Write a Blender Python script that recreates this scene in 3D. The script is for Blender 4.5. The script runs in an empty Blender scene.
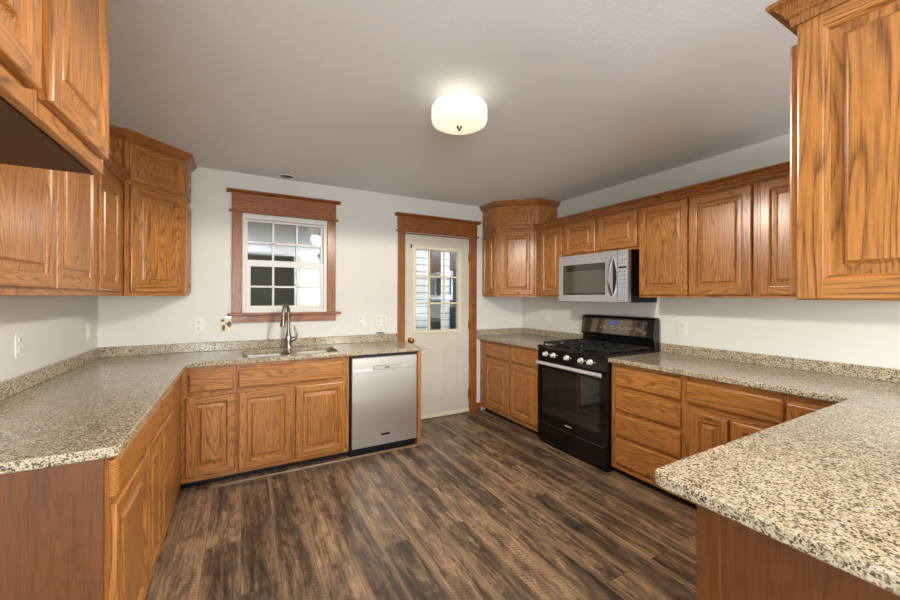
import bpy, bmesh, math, random
from math import sin, cos, pi, radians, sqrt
from mathutils import Vector, Matrix

random.seed(7)
SC = bpy.context.scene
COL = SC.collection

# ------------------------------------------------------------------ camera
YAW, ROLL, EYE = 0.5066, 0.003, 1.385
cam_data = bpy.data.cameras.new('camera')
cam = bpy.data.objects.new('camera', cam_data)
COL.objects.link(cam)
SC.camera = cam
cam_data.sensor_width = 36.0
cam_data.lens = 375.33 / 900.0 * 36.0
cam_data.shift_y = -0.0033
cam_data.clip_start = 0.02
_S, _C = sin(YAW), cos(YAW)
_R = Vector((_C, -_S, 0)); _U = Vector((0, 0, 1)); _F = Vector((_S, _C, 0))
_Rc = _R * cos(ROLL) + _U * sin(ROLL)
_Uc = _U * cos(ROLL) - _R * sin(ROLL)
_m = Matrix((( _Rc.x, _Uc.x, -_F.x, 0), (_Rc.y, _Uc.y, -_F.y, 0), (_Rc.z, _Uc.z, -_F.z, EYE), (0, 0, 0, 1)))
cam.matrix_world = _m

# ------------------------------------------------------------------ world, lights, exposure
SC.view_settings.view_transform = 'Standard'
SC.view_settings.look = 'None'
SC.view_settings.gamma = 1.0
SC.view_settings.use_curve_mapping = False
SC.view_settings.exposure = 0.98
world = bpy.data.worlds.new('world'); SC.world = world
world.use_nodes = True
world.node_tree.nodes['Background'].inputs[0].default_value = (0.75, 0.85, 1.0, 1)
world.node_tree.nodes['Background'].inputs[1].default_value = 0.5

def light(name, kind, loc, energy, color, size=None, size_y=None, target=None, spread=None):
    d = bpy.data.lights.new(name, kind)
    d.energy = energy; d.color = color
    if kind == 'AREA':
        d.shape = 'RECTANGLE'; d.size = size; d.size_y = size_y or size
        if spread: d.spread = spread
    elif size: d.shadow_soft_size = size
    o = bpy.data.objects.new(name, d); COL.objects.link(o); o.location = loc
    if target is not None:
        o.rotation_euler = (Vector(target) - Vector(loc)).to_track_quat('-Z', 'Y').to_euler()
    return o

# the kitchen's own lamp (light leaving the underside of the drum)
kl = light('ceiling_lamp_bulb', 'SPOT', (1.04, 1.775, 2.275), 66, (1.0, 0.91, 0.79), 0.11, target=(1.04, 1.776, 0))
kl.data.spot_size = radians(172); kl.data.spot_blend = 0.12
# unseen fill lights added behind the camera to brighten kitchen and ceiling
light('rear_fill_down', 'AREA', (2.45, -1.5, 2.42), 22, (1.0, 0.97, 0.94), 1.3, 1.3, (1.6, -1.2, 0))  # added overhead fill, no fixture there
light('rear_fill_point', 'POINT', (2.3, -2.7, 1.55), 108, (1.0, 0.97, 0.93), 0.15)  # added bare point light that lifts the ceiling
light('left_fill_cool', 'AREA', (-0.90, -2.0, 1.55), 108, (0.90, 0.95, 1.0), 2.1, 1.6, (1.8, 1.2, 2.2))  # added cool fill from the left, no window there
# daylight in the porch beyond the back door
light('porch_daylight', 'AREA', (3.2, 4.15, 2.45), 30, (0.95, 0.98, 1.0), 1.6, 0.5, (3.0, 5.4, 0.9))
light('yard_fill_point', 'POINT', (-0.7, 4.7, 2.2), 16, (1.0, 0.96, 0.9), 0.1)  # unseen fill added to brighten the dark wall beyond the window

# ------------------------------------------------------------------ materials
def lin(r, g, b):
    f = lambda c: (c / 12.92) if c <= 0.04045 else ((c + 0.055) / 1.055) ** 2.4
    return (f(r / 255), f(g / 255), f(b / 255), 1.0)

class G:
    """small helper around a material's node tree"""
    def __init__(s, name, rough=0.5, metal=0.0, color=None, spec=None):
        s.m = bpy.data.materials.new(name); s.m.use_nodes = True
        s.t = s.m.node_tree; s.b = s.t.nodes['Principled BSDF']
        s.b.inputs['Roughness'].default_value = rough
        s.b.inputs['Metallic'].default_value = metal
        if color: s.b.inputs['Base Color'].default_value = color
        if spec is not None: s.b.inputs['Specular IOR Level'].default_value = spec
    def n(s, kind, **kw):
        nd = s.t.nodes.new(kind)
        for k, v in kw.items():
            if k.startswith('_'): setattr(nd, k[1:], v)
            else:
                key = int(k[1:]) if k[0] == 'i' and k[1:].isdigit() else k.replace('__', ' ')
                s.put(nd.inputs[key], v)
        return nd
    def put(s, inp, v):
        if isinstance(v, bpy.types.NodeSocket): s.t.links.new(v, inp)
        else: inp.default_value = v
    def math(s, op, a, b=0.0, c=0.0):
        nd = s.t.nodes.new('ShaderNodeMath'); nd.operation = op
        s.put(nd.inputs[0], a); s.put(nd.inputs[1], b); s.put(nd.inputs[2], c)
        return nd.outputs[0]
    def mix(s, fac, a, b, mode='MIX'):
        nd = s.t.nodes.new('ShaderNodeMix'); nd.data_type = 'RGBA'; nd.blend_type = mode
        s.put(nd.inputs[0], fac); s.put(nd.inputs[6], a); s.put(nd.inputs[7], b)
        return nd.outputs[2]
    def ramp(s, fac, stops, interp='LINEAR'):
        nd = s.t.nodes.new('ShaderNodeValToRGB'); r = nd.color_ramp; r.interpolation = interp
        while len(r.elements) < len(stops): r.elements.new(0.5)
        for e, (p, c) in zip(r.elements, stops):
            e.position = p; e.color = c if len(c) == 4 else (*c, 1)
        s.put(nd.inputs[0], fac)
        return nd.outputs[0]
    def coords(s, scale=(1, 1, 1), rnd=0.0):
        tc = s.t.nodes.new('ShaderNodeTexCoord')
        mp = s.t.nodes.new('ShaderNodeMapping')
        mp.inputs['Scale'].default_value = scale
        s.put(mp.inputs['Vector'], tc.outputs['Object'])
        if rnd:
            oi = s.t.nodes.new('ShaderNodeObjectInfo')
            cx = s.t.nodes.new('ShaderNodeCombineXYZ')
            s.put(cx.inputs[0], s.math('MULTIPLY', oi.outputs['Random'], rnd))
            s.put(cx.inputs[1], s.math('MULTIPLY', oi.outputs['Random'], rnd * 0.37))
            s.put(cx.inputs[2], s.math('MULTIPLY', oi.outputs['Random'], rnd * 1.7))
            s.put(mp.inputs['Location'], cx.outputs[0])
        return mp.outputs[0]
    def noise(s, vec, scale, detail=2.0, rough=0.5, dist=0.0):
        nd = s.n('ShaderNodeTexNoise', Vector=vec, Scale=scale, Detail=detail, Roughness=rough, Distortion=dist)
        return nd.outputs[0]
    def color(s, c): s.put(s.b.inputs['Base Color'], c)
    def bump(s, h, strength=0.2, dist=0.002):
        nd = s.n('ShaderNodeBump', Height=h, Strength=strength, Distance=dist)
        s.put(s.b.inputs['Normal'], nd.outputs[0])

def oak(name, axis, light_c=(189, 127, 62), dark_c=(80, 40, 13), rough=0.34, lines=44.0, ringy=1.0):
    g = G(name, rough)
    sc = [1, 1, 1]; sc[axis] = 0.085
    v = g.coords(tuple(sc), 37.0)
    base = g.noise(v, 5.0, 2.0, 0.42, 0.2)
    sw = [90, 90, 90]; sw[axis] = 6
    jit = g.noise(g.coords(tuple(sw), 23.0), 1.0, 2.0, 0.6)
    saw = g.math('FRACT', g.math('ADD', g.math('MULTIPLY', base, lines), g.math('MULTIPLY', jit, 0.25)))
    band = g.ramp(saw, [(0.0, (0, 0, 0)), (0.50, (0.06,) * 3), (0.84, (1, 1, 1)), (0.95, (0.1,) * 3)])
    sf = [330, 330, 330]; sf[axis] = 9
    fine = g.noise(g.coords(tuple(sf), 31.0), 1.0, 2.0, 0.65)
    pores = g.ramp(fine, [(0.42, (1, 1, 1)), (0.58, (0, 0, 0))])
    st = [3, 3, 3]; st[axis] = 0.8
    tone = g.noise(g.coords(tuple(st), 19.0), 2.0, 1.0)
    c0 = g.mix(tone, lin(*[min(255, c * 1.06) for c in light_c]), lin(*[c * 0.90 for c in light_c]))
    amt = g.math('MULTIPLY', g.math('MULTIPLY', g.math('ADD', g.math('MULTIPLY', pores, 0.45), 0.40), band), ringy)
    c1 = g.mix(amt, c0, lin(*dark_c))
    streak = g.ramp(jit, [(0.46, (0, 0, 0)), (0.68, (1, 1, 1))])
    c1 = g.mix(g.math('MULTIPLY', streak, 0.40), c1, lin(*dark_c))
    c2 = g.mix(g.math('MULTIPLY', pores, 0.15), c1, lin(*dark_c))
    g.color(c2)
    g.b.inputs['Coat Weight'].default_value = 0.25
    g.b.inputs['Coat Roughness'].default_value = 0.22
    g.bump(amt, 0.12, 0.001)
    return g.m

M = {}
M['oak_v'] = oak('oak_vertical', 2)
M['oak_h'] = oak('oak_horizontal', 0)
M['oak_y'] = oak('oak_lengthwise', 1)
M['crown'] = oak('shaded_crown_oak', 0, (172, 112, 54), (84, 44, 16))  # darker than the door oak: shading of the crowns put into the colour
M['crown_y'] = oak('shaded_crown_oak_lengthwise', 1, (172, 112, 54), (84, 44, 16))  # same crown shading in the colour, grain along y
M['trim_v'] = oak('trim_oak_vertical', 2, (164, 99, 42), (76, 37, 11))
M['trim_h'] = oak('trim_oak_horizontal', 0, (162, 96, 40), (76, 37, 11))
M['ply'] = oak('shaded_oak_plywood', 2, (108, 63, 24), (54, 28, 9), 0.42, 60.0, 0.45)  # oak darkened in its colour for the shade on the end panels

g = G('wall_paint', 0.75, color=lin(221, 222, 217)); v = g.coords()
g.bump(g.noise(v, 160, 3), 0.08, 0.001); M['wall'] = g.m
g = G('ceiling_texture_paint', 0.9, color=lin(229, 233, 238)); v = g.coords()
g.bump(g.ramp(g.noise(v, 55, 4, 0.6), [(0.42, (0, 0, 0)), (0.6, (1, 1, 1))]), 0.24, 0.002); M['ceiling'] = g.m

def granite():
    g = G('speckled_granite', 0.17)
    v = g.coords((1, 1, 1))
    wob = g.n('ShaderNodeTexNoise', Vector=v, Scale=60.0, Detail=2.0)
    vv = g.n('ShaderNodeVectorMath', _operation='MULTIPLY_ADD')
    g.put(vv.inputs[0], wob.outputs[1]); vv.inputs[1].default_value = (0.006, 0.006, 0.006); g.put(vv.inputs[2], v)
    vo = g.n('ShaderNodeTexVoronoi', Vector=vv.outputs[0], Scale=265.0)
    rnd = g.n('ShaderNodeSeparateColor', Color=vo.outputs['Color']).outputs[0]
    cl = g.noise(v, 28.0, 2.0, 0.5)
    key = g.math('ADD', g.math('MULTIPLY', rnd, 0.72), g.math('MULTIPLY', cl, 0.42))
    c = g.ramp(key, [(0.0, lin(64, 54, 45)), (0.24, lin(78, 65, 52)), (0.31, lin(122, 105, 82)), (0.40, lin(150, 136, 108)),
                     (0.52, lin(174, 160, 130)), (0.72, lin(190, 178, 152)), (1.0, lin(206, 200, 186))])
    vo2 = g.n('ShaderNodeTexVoronoi', Vector=vv.outputs[0], Scale=175.0)
    r2 = g.n('ShaderNodeSeparateColor', Color=vo2.outputs['Color']).outputs[1]
    spk = g.ramp(r2, [(0.0, (1, 1, 1)), (0.13, (1, 1, 1)), (0.15, (0, 0, 0))])
    g.color(g.mix(g.math('MULTIPLY', spk, 0.8), c, lin(58, 50, 44)))
    return g.m
M['granite'] = granite()

def plank_floor():
    g = G('distressed_plank_floor', 0.36)
    tc = g.n('ShaderNodeTexCoord'); sep = g.n('ShaderNodeSeparateXYZ', Vector=tc.outputs['Object'])
    x, y = sep.outputs[0], sep.outputs[1]
    bv = g.n('ShaderNodeCombineXYZ', X=y, Y=x)
    br = g.n('ShaderNodeTexBrick', Vector=bv.outputs[0], Scale=1.0, _offset=0.37, _offset_frequency=2)
    br.inputs['Color1'].default_value = (0, 0, 0, 1); br.inputs['Color2'].default_value = (1, 1, 1, 1)
    br.inputs['Mortar'].default_value = (0.5, 0.5, 0.5, 1)
    br.inputs['Brick Width'].default_value = 1.22; br.inputs['Row Height'].default_value = 0.172
    br.inputs['Mortar Size'].default_value = 0.0012; br.inputs['Mortar Smooth'].default_value = 0.1
    rnd = g.n('ShaderNodeSeparateColor', Color=br.outputs['Color']).outputs[0]
    off = g.math('MULTIPLY', rnd, 43.0)
    def vec(sx, sy): return g.n('ShaderNodeCombineXYZ', X=g.math('MULTIPLY', x, sx), Y=g.math('MULTIPLY', y, sy), Z=off).outputs[0]
    blotch = g.noise(vec(11, 4.2), 1.0, 6.0, 0.72, 0.6)
    grain = g.noise(vec(48, 3.2), 1.0, 4.0, 0.7, 0.8)
    ring = g.math('FRACT', g.math('MULTIPLY', g.noise(vec(9, 1.0), 1.0, 2.0, 0.5, 0.8), 9.0))
    key = g.math('ADD', g.math('ADD', g.math('MULTIPLY', blotch, 1.15), g.math('MULTIPLY', grain, 0.62)), g.math('MULTIPLY', rnd, 0.24))
    key = g.math('SUBTRACT', g.math('MULTIPLY', g.math('ADD', g.math('SUBTRACT', key, 1.005), g.math('MULTIPLY', g.math('SUBTRACT', g.noise(vec(26, 0.8), 1.0, 3.0, 0.6, 0.3), 0.5), 0.62)), 1.30), -0.525)
    c = g.ramp(key, [(0.14, lin(50, 42, 35)), (0.36, lin(82, 68, 55)), (0.52, lin(108, 89, 71)), (0.68, lin(138, 113, 88)), (0.88, lin(172, 143, 112))])
    c = g.mix(g.math('MULTIPLY', g.ramp(ring, [(0.0, (0, 0, 0)), (0.75, (0, 0, 0)), (0.93, (1, 1, 1)), (1, (0, 0, 0))]), 0.55), c, lin(52, 40, 32))
    edge = g.math('ABSOLUTE', g.math('SUBTRACT', g.math('FRACT', g.math('DIVIDE', x, 0.172)), 0.5))
    em = g.ramp(g.math('ADD', g.math('MULTIPLY', edge, 1.0), g.math('MULTIPLY', g.noise(vec(6, 1.1), 1.0, 3.0, 0.6), 0.8)), [(0.74, (0, 0, 0)), (0.92, (1, 1, 1))])
    c = g.mix(g.math('MULTIPLY', em, 0.6), c, g.mix(grain, lin(136, 111, 86), lin(190, 158, 124)))
    crack = g.ramp(g.noise(vec(38, 0.9), 1.0, 3.0, 0.6, 1.2), [(0.30, (1, 1, 1)), (0.36, (0, 0, 0))])
    c = g.mix(g.math('MULTIPLY', crack, 0.75), c, lin(34, 27, 23))
    # saw marks running across some boards
    sawc = g.math('SINE', g.math('MULTIPLY', g.math('ADD', g.math('ADD', y, g.math('MULTIPLY', x, 0.45)), g.math('MULTIPLY', grain, 0.02)), 300.0))
    sm = g.math('MULTIPLY', g.ramp(sawc, [(0.35, (0, 0, 0)), (0.8, (1, 1, 1))]),
                g.ramp(g.noise(vec(5, 1.3), 1.0, 2.0, 0.5), [(0.52, (0, 0, 0)), (0.66, (1, 1, 1))]))
    c = g.mix(g.math('MULTIPLY', sm, 0.40), c, lin(46, 36, 29))
    c = g.mix(g.math('MULTIPLY', br.outputs['Fac'], 0.8), c, lin(30, 24, 20))
    g.color(c)
    g.put(g.b.inputs['Roughness'], g.ramp(grain, [(0.3, (0.42,) * 3), (0.7, (0.30,) * 3)]))
    g.bump(g.math('SUBTRACT', grain, g.math('MULTIPLY', br.outputs['Fac'], 1.0)), 0.15, 0.002)
    return g.m
M['floor'] = plank_floor()

def steel(name, base, rough, axis=2):
    g = G(name, rough, 1.0, base)
    s = [220, 220, 220]; s[axis] = 2
    n = g.noise(g.coords(tuple(s)), 1.0, 2.0)
    g.put(g.b.inputs['Roughness'], g.ramp(n, [(0.3, (rough * 0.8,) * 3), (0.7, (rough * 1.25,) * 3)]))
    return g.m
M['steel'] = steel('brushed_stainless_steel', lin(220, 219, 217), 0.40, 0)
M['steel_light'] = steel('bright_stainless_steel', lin(226, 226, 226), 0.22, 0)
M['steel_dark'] = steel('sink_stainless_steel', lin(150, 146, 140), 0.34, 0)
M['nickel'] = steel('dark_brushed_nickel', lin(156, 150, 143), 0.24)
M['brass'] = G('polished_brass', 0.2, 1.0, lin(196, 152, 84)).m
M['brass_dark'] = G('aged_brass', 0.4, 0.9, lin(128, 98, 62)).m
M['bronze'] = G('dark_bronze_metal', 0.4, 0.8, lin(70, 56, 44)).m
M['black_gloss'] = G('black_enamel', 0.12, 0.0, lin(14, 13, 13)).m
M['black'] = G('black_plastic', 0.5, 0.0, lin(16, 15, 14)).m
M['iron'] = G('cast_iron', 0.55, 0.0, lin(24, 23, 22)).m
M['dark_glass'] = G('dark_oven_glass', 0.04, 0.0, lin(36, 35, 28), 0.9).m
M['mirror_glass'] = G('mirrored_control_glass', 0.05, 0.75, lin(112, 104, 94)).m
M['handle_steel'] = G('pale_handle_steel', 0.32, 0.55, lin(222, 222, 220)).m
M['mw_steel'] = G('microwave_steel', 0.36, 0.9, lin(216, 222, 229)).m
M['mw_panel'] = G('pale_blue_key_panel', 0.3, 0.3, lin(178, 192, 204)).m
M['mw_glass'] = G('microwave_window_glass', 0.10, 0.35, lin(92, 90, 82), 0.8).m
M['mw_glass_edge'] = G('dark_window_border_glass', 0.06, 0.0, lin(40, 36, 28), 0.8).m
M['chrome'] = G('chrome_wire', 0.2, 1.0, lin(150, 145, 135)).m
M['white'] = G('white_vinyl', 0.4, 0.0, lin(226, 226, 222)).m
M['plate'] = G('white_plastic_plate', 0.35, 0.0, lin(228, 227, 222)).m
M['slot'] = G('dark_slot', 0.6, 0.0, lin(70, 66, 62)).m
M['door'] = G('putty_door_paint', 0.45, 0.0, lin(206, 201, 188)).m
M['cream'] = G('cream_plastic', 0.4, 0.0, lin(224, 217, 190)).m
M['knob'] = G('satin_white_knob', 0.3, 0.3, lin(212, 212, 206)).m
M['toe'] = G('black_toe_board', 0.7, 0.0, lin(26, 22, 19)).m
M['leaf_green'] = G('green_leaf_paint', 0.5, 0.0, lin(86, 106, 48)).m
M['leaf_brown'] = G('brown_leaf_paint', 0.5, 0.0, lin(116, 74, 44)).m
M['shoe'] = oak('shoe_strip_oak', 0, (146, 118, 92), (96, 70, 48))
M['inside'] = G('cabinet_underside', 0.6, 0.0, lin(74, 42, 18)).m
M['paper'] = G('dark_clip', 0.6, 0.0, lin(92, 76, 62)).m
M['blue'] = G('clock_display', 0.3, 0.0, lin(20, 26, 60)).m
M['blue'].node_tree.nodes['Principled BSDF'].inputs['Emission Color'].default_value = lin(70, 120, 230)
M['blue'].node_tree.nodes['Principled BSDF'].inputs['Emission Strength'].default_value = 0.25
M['marks'] = G('pale_key_legend', 0.5, 0.0, lin(190, 176, 150)).m
M['keymarks'] = G('dark_key_legend', 0.5, 0.0, lin(52, 60, 74)).m

def window_glass():
    g = G('window_glass', 0.02)
    t = g.t; out = t.nodes['Material Output']
    gl = g.n('ShaderNodeBsdfGlossy', Roughness=0.015, Color=(0.95, 0.97, 1.0, 1))
    tr = g.n('ShaderNodeBsdfTransparent', Color=(0.9, 0.93, 0.92, 1))
    fr = g.n('ShaderNodeFresnel', IOR=1.5)
    f = g.math('ADD', g.math('MULTIPLY', fr.outputs[0], 1.0), 0.15)
    mx = g.n('ShaderNodeMixShader', Fac=f, i1=tr.outputs[0], i2=gl.outputs[0])
    t.links.new(mx.outputs[0], out.inputs[0])
    return g.m
M['glass'] = window_glass()

g = G('lit_frosted_glass', 0.25, color=lin(250, 246, 226))
v = g.coords()
sepz = g.n('ShaderNodeSeparateXYZ', Vector=v)
g.b.inputs['Emission Color'].default_value = (1.0, 0.92, 0.70, 1)
g.b.inputs['Emission Strength'].default_value = 0.36
M['lamp'] = g.m

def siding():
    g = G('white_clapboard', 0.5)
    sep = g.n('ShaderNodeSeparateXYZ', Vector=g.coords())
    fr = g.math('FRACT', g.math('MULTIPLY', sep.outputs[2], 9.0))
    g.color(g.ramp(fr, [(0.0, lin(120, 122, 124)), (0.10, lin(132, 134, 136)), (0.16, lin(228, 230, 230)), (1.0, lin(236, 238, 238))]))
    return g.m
M['siding'] = siding()
M['dark_wall'] = G('dark_exterior', 0.8, 0.0, lin(98, 93, 82)).m
M['post'] = G('grey_white_post', 0.6, 0.0, lin(150, 152, 156)).m
M['dark_pane'] = G('dark_porch_pane', 0.3, 0.0, lin(44, 44, 46)).m

# ------------------------------------------------------------------ mesh helpers
class MB:
    def __init__(s): s.v = []; s.f = []; s.mi = []
    def add(s, verts, faces, mi=0):
        o = len(s.v); s.v += [tuple(p) for p in verts]
        for fc in faces: s.f.append([i + o for i in fc]); s.mi.append(mi)
        return s
    def box(s, x0, x1, y0, y1, z0, z1, mi=0):
        v = [(x0, y0, z0), (x1, y0, z0), (x1, y1, z0), (x0, y1, z0), (x0, y0, z1), (x1, y0, z1), (x1, y1, z1), (x0, y1, z1)]
        return s.add(v, [(0, 3, 2, 1), (4, 5, 6, 7), (0, 1, 5, 4), (1, 2, 6, 5), (2, 3, 7, 6), (3, 0, 4, 7)], mi)
    def prism(s, poly, z0, z1, mi=0, axis='z'):
        """extrude a 2D polygon; axis 'z': (x,y) polygon, 'x': (y,z) polygon along x, 'y': (x,z) along y"""
        n = len(poly)
        def P(p, t):
            return {'z': (p[0], p[1], t), 'x': (t, p[0], p[1]), 'y': (p[0], t, p[1])}[axis]
        v = [P(p, z0) for p in poly] + [P(p, z1) for p in poly]
        f = [tuple(range(n))[::-1], tuple(range(n, 2 * n))] + [(i, (i + 1) % n, n + (i + 1) % n, n + i) for i in range(n)]
        return s.add(v, f, mi)
    def tube(s, pts, rad, seg=12, mi=0, caps=True):
        pts = [Vector(p) for p in pts]; n = len(pts)
        rads = rad if isinstance(rad, (list, tuple)) else [rad] * n
        rings = []; ref = None
        for i, p in enumerate(pts):
            d = (pts[min(i + 1, n - 1)] - pts[max(i - 1, 0)]).normalized()
            if ref is None:
                ref = Vector((0, 0, 1)) if abs(d.z) < 0.9 else Vector((1, 0, 0))
            a = (ref - d * ref.dot(d)).normalized(); ref = a
            b = d.cross(a)
            rings.append([p + (a * cos(2 * pi * k / seg) + b * sin(2 * pi * k / seg)) * rads[i] for k in range(seg)])
        v = [q for r in rings for q in r]
        f = [(i * seg + k, i * seg + (k + 1) % seg, (i + 1) * seg + (k + 1) % seg, (i + 1) * seg + k) for i in range(n - 1) for k in range(seg)]
        if caps: f += [tuple(range(seg))[::-1], tuple(range((n - 1) * seg, n * seg))]
        return s.add(v, f, mi)
    def lathe(s, prof, c=(0, 0, 0), seg=32, mi=0, axis='z'):
        """prof = [(r, h)]; revolve about axis through c"""
        v = []; n = len(prof)
        for r, h in prof:
            for k in range(seg):
                a = 2 * pi * k / seg
                p = (r * cos(a), r * sin(a), h)
                if axis == 'y': p = (p[0], -p[2], p[1])
                if axis == 'x': p = (p[2], p[0], p[1])
                v.append((p[0] + c[0], p[1] + c[1], p[2] + c[2]))
        f = [(i * seg + k, i * seg + (k + 1) % seg, (i + 1) * seg + (k + 1) % seg, (i + 1) * seg + k) for i in range(n - 1) for k in range(seg)]
        f += [tuple(range(seg))[::-1], tuple(range((n - 1) * seg, n * seg))]
        return s.add(v, f, mi)
    def sweep(s, prof, path, mi=0):
        """prof = [(out, z)], path = [(x, y)]; 'out' is to the right of travel; mitred corners"""
        n = len(path); rings = []
        P = [Vector(p) for p in path]
        for i in range(n):
            d0 = (P[i] - P[i - 1]).normalized() if i else (P[1] - P[0]).normalized()
            d1 = (P[i + 1] - P[i]).normalized() if i < n - 1 else d0
            n0 = Vector((d0.y, -d0.x)); n1 = Vector((d1.y, -d1.x))
            m = (n0 + n1).normalized(); m = m / max(0.2, m.dot(n0))
            rings.append([(P[i].x + m.x * o, P[i].y + m.y * o, z) for o, z in prof])
        k = len(prof); v = [q for r in rings for q in r]
        f = [(i * k + j, (i + 1) * k + j, (i + 1) * k + (j + 1) % k, i * k + (j + 1) % k) for i in range(n - 1) for j in range(k)]
        f += [tuple(range(k)), tuple(range((n - 1) * k, n * k))[::-1]]
        return s.add(v, f, mi)
    def build(s, name, mats, parent=None, loc=(0, 0, 0), rot=(0, 0, 0), bevel=0.0, smooth=None, seg=2, local_of=None):
        me = bpy.data.meshes.new(name)
        vs = s.v
        if local_of is not None:
            inv = local_of.matrix_basis.inverted(); vs = [inv @ Vector(p) for p in vs]
        me.from_pydata([tuple(p) for p in vs], [], s.f)
        for m in (mats if isinstance(mats, (list, tuple)) else [mats]): me.materials.append(M[m])
        for p, i in zip(me.polygons, s.mi): p.material_index = i
        bm = bmesh.new(); bm.from_mesh(me); bmesh.ops.recalc_face_normals(bm, faces=bm.faces); bm.to_mesh(me); bm.free()
        o = bpy.data.objects.new(name, me); COL.objects.link(o)
        o.location = loc; o.rotation_euler = rot
        if parent is not None: o.parent = parent
        if bevel:
            b = o.modifiers.new('edge', 'BEVEL'); b.width = bevel; b.segments = seg; b.limit_method = 'ANGLE'; b.angle_limit = radians(35)
        if smooth:
            for p in me.polygons: p.use_smooth = True
            me.set_sharp_from_angle(angle=radians(smooth))
        return o

def tag(o, label=None, cat=None, group=None, kind=None):
    if label: o['label'] = label
    if cat: o['category'] = cat
    if group: o['group'] = group
    if kind: o['kind'] = kind
    return o

def thing(name, loc, rz, label=None, cat=None, group=None, kind=None):
    o = bpy.data.objects.new(name, None); COL.objects.link(o)
    o.empty_display_size = 0.1
    o.location = loc; o.rotation_euler = (0, 0, rz)
    o.matrix_basis = Matrix.Translation(Vector(loc)) @ Matrix.Rotation(rz, 4, 'Z')
    return tag(o, label, cat, group, kind)

# ------------------------------------------------------------------ the room
XR, XL, YB, CE, YR = 3.212, -0.968, 3.84, 2.4876, -3.2
WT = 0.13
def struct(o, label=None, cat=None): return tag(o, label, cat, None, 'structure')

struct(MB().box(XL - WT, XR + WT, YR - WT, YB + WT, -0.10, 0.0).build('floor', 'floor'), 'dark distressed wood plank floor of the kitchen', 'floor')
struct(MB().box(XL - WT, XR + WT, YR - WT, YB + WT, CE, CE + 0.10).build('ceiling', 'ceiling'), 'pale grey textured ceiling above the kitchen', 'ceiling')
struct(MB().box(XL - WT, XL, YR - WT, YB + WT, 0, CE).build('wall_left', 'wall'), 'white painted wall behind the left counter', 'wall')
struct(MB().box(XR, XR + WT, YR - WT, YB + WT, 0, CE).build('wall_right', 'wall'), 'white painted wall behind the range and microwave', 'wall')
WX0, WX1, WZ0, WZ1 = 0.004, 0.735, 1.236, 2.125      # window opening
DX0, DX1, DZ1 = 1.556, 2.410, 2.094                   # door opening
wb = MB()
wb.box(XL, WX0, YB, YB + WT, 0, CE); wb.box(WX0, WX1, YB, YB + WT, 0, WZ0); wb.box(WX0, WX1, YB, YB + WT, WZ1, CE)
wb.box(WX1, DX0, YB, YB + WT, 0, CE); wb.box(DX0, DX1, YB, YB + WT, DZ1, CE); wb.box(DX1, XR, YB, YB + WT, 0, CE)
struct(wb.build('wall_back', 'wall'), 'white painted wall with the window and the door', 'wall')
# wall behind the camera with an unlit doorway
wr = MB()
wr.box(XL, -0.7, YR - WT, YR, 0, CE); wr; wr.box(1.25, XR, YR - WT, YR, 0, CE)
struct(wr.build('wall_rear', 'wall'), 'white painted wall behind the camera', 'wall')
struct(MB().box(-1.0, 1.6, YR - 1.6, YR - 1.5, 0, CE).box(-1.1, -1.0, YR - 1.6, YR - WT, 0, CE).box(1.6, 1.7, YR - 1.6, YR - WT, 0, CE)
       .box(-1.1, 1.7, YR - 1.6, YR - WT, CE, CE + 0.1).box(-1.1, 1.7, YR - 1.6, YR - WT, -0.1, 0).build('wall_hall', 'dark_wall'), 'dark unlit hall behind the camera', 'wall')

# outside: porch with clapboard wall, dark wall and roof added to keep the window dark
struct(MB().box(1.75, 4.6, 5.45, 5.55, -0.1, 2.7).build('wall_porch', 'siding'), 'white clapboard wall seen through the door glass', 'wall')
for k, (a, b) in enumerate(((2.10, 2.26), (2.66, 2.84), (3.02, 3.20), (3.62, 3.80))):
    struct(MB().box(a, b, 5.425, 5.45, 0.0, 2.3).build('window_%d' % (k + 3), 'dark_pane'), 'narrow dark window in the clapboard wall, seen through the door glass', 'window')
struct(MB().box(-2.5, 1.75, 5.45, 5.55, -0.1, 2.8).build('wall_dark_backing', 'dark_wall'), 'dark backing wall added beyond the window to keep its panes dark', 'wall')
struct(MB().box(-2.6, 4.7, YB + WT, 5.55, 2.7, 2.8).build('ceiling_porch', 'dark_wall'), 'porch ceiling beyond the door', 'ceiling')
struct(MB().box(-2.6, 4.7, YB + WT, 5.55, -0.2, -0.1).build('floor_porch', 'dark_wall'), 'porch floor beyond the door', 'floor')
struct(MB().box(0.53, 1.05, 4.38, 4.50, -0.1, 2.7).build('trim_1', 'post', bevel=0.02), 'white post standing outside the right panes of the window', 'post')

# ---- window with its oak casing
w = thing('window_1', (0.37, YB, 1.236), 0, 'white two-sash window in oak casing above the sink', 'window', kind='structure')
def W(mb, name, mats, **k): return mb.build(name, mats, w, local_of=w, **k)
W(MB().box(-0.076, 0.004, YB - 0.02, YB, 1.236, 2.135).box(0.737, 0.818, YB - 0.02, YB, 1.236, 2.135), 'casing', 'trim_v', bevel=0.003)
W(MB().box(-0.078, 0.820, YB - 0.024, YB, 2.152, 2.305), 'header', 'trim_h', bevel=0.003)
W(MB().prism([(YB - 0.024, 2.303), (YB - 0.06, 2.322), (YB - 0.06, 2.33), (YB, 2.33), (YB, 2.303)], -0.118, 0.860, axis='x'), 'cap', 'trim_h', bevel=0.002)
W(MB().box(-0.100, 0.842, YB - 0.036, YB, 2.133, 2.152), 'bead', 'trim_h', bevel=0.006)
W(MB().box(-0.108, 0.866, YB - 0.055, YB + 0.02, 1.215, 1.236), 'stool', 'trim_h', bevel=0.005)
W(MB().box(-0.076, 0.820, YB - 0.02, YB, 1.150, 1.215), 'apron', 'trim_h', bevel=0.003)
fr = MB()
y0, y1 = YB - 0.002, YB + 0.09
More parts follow.
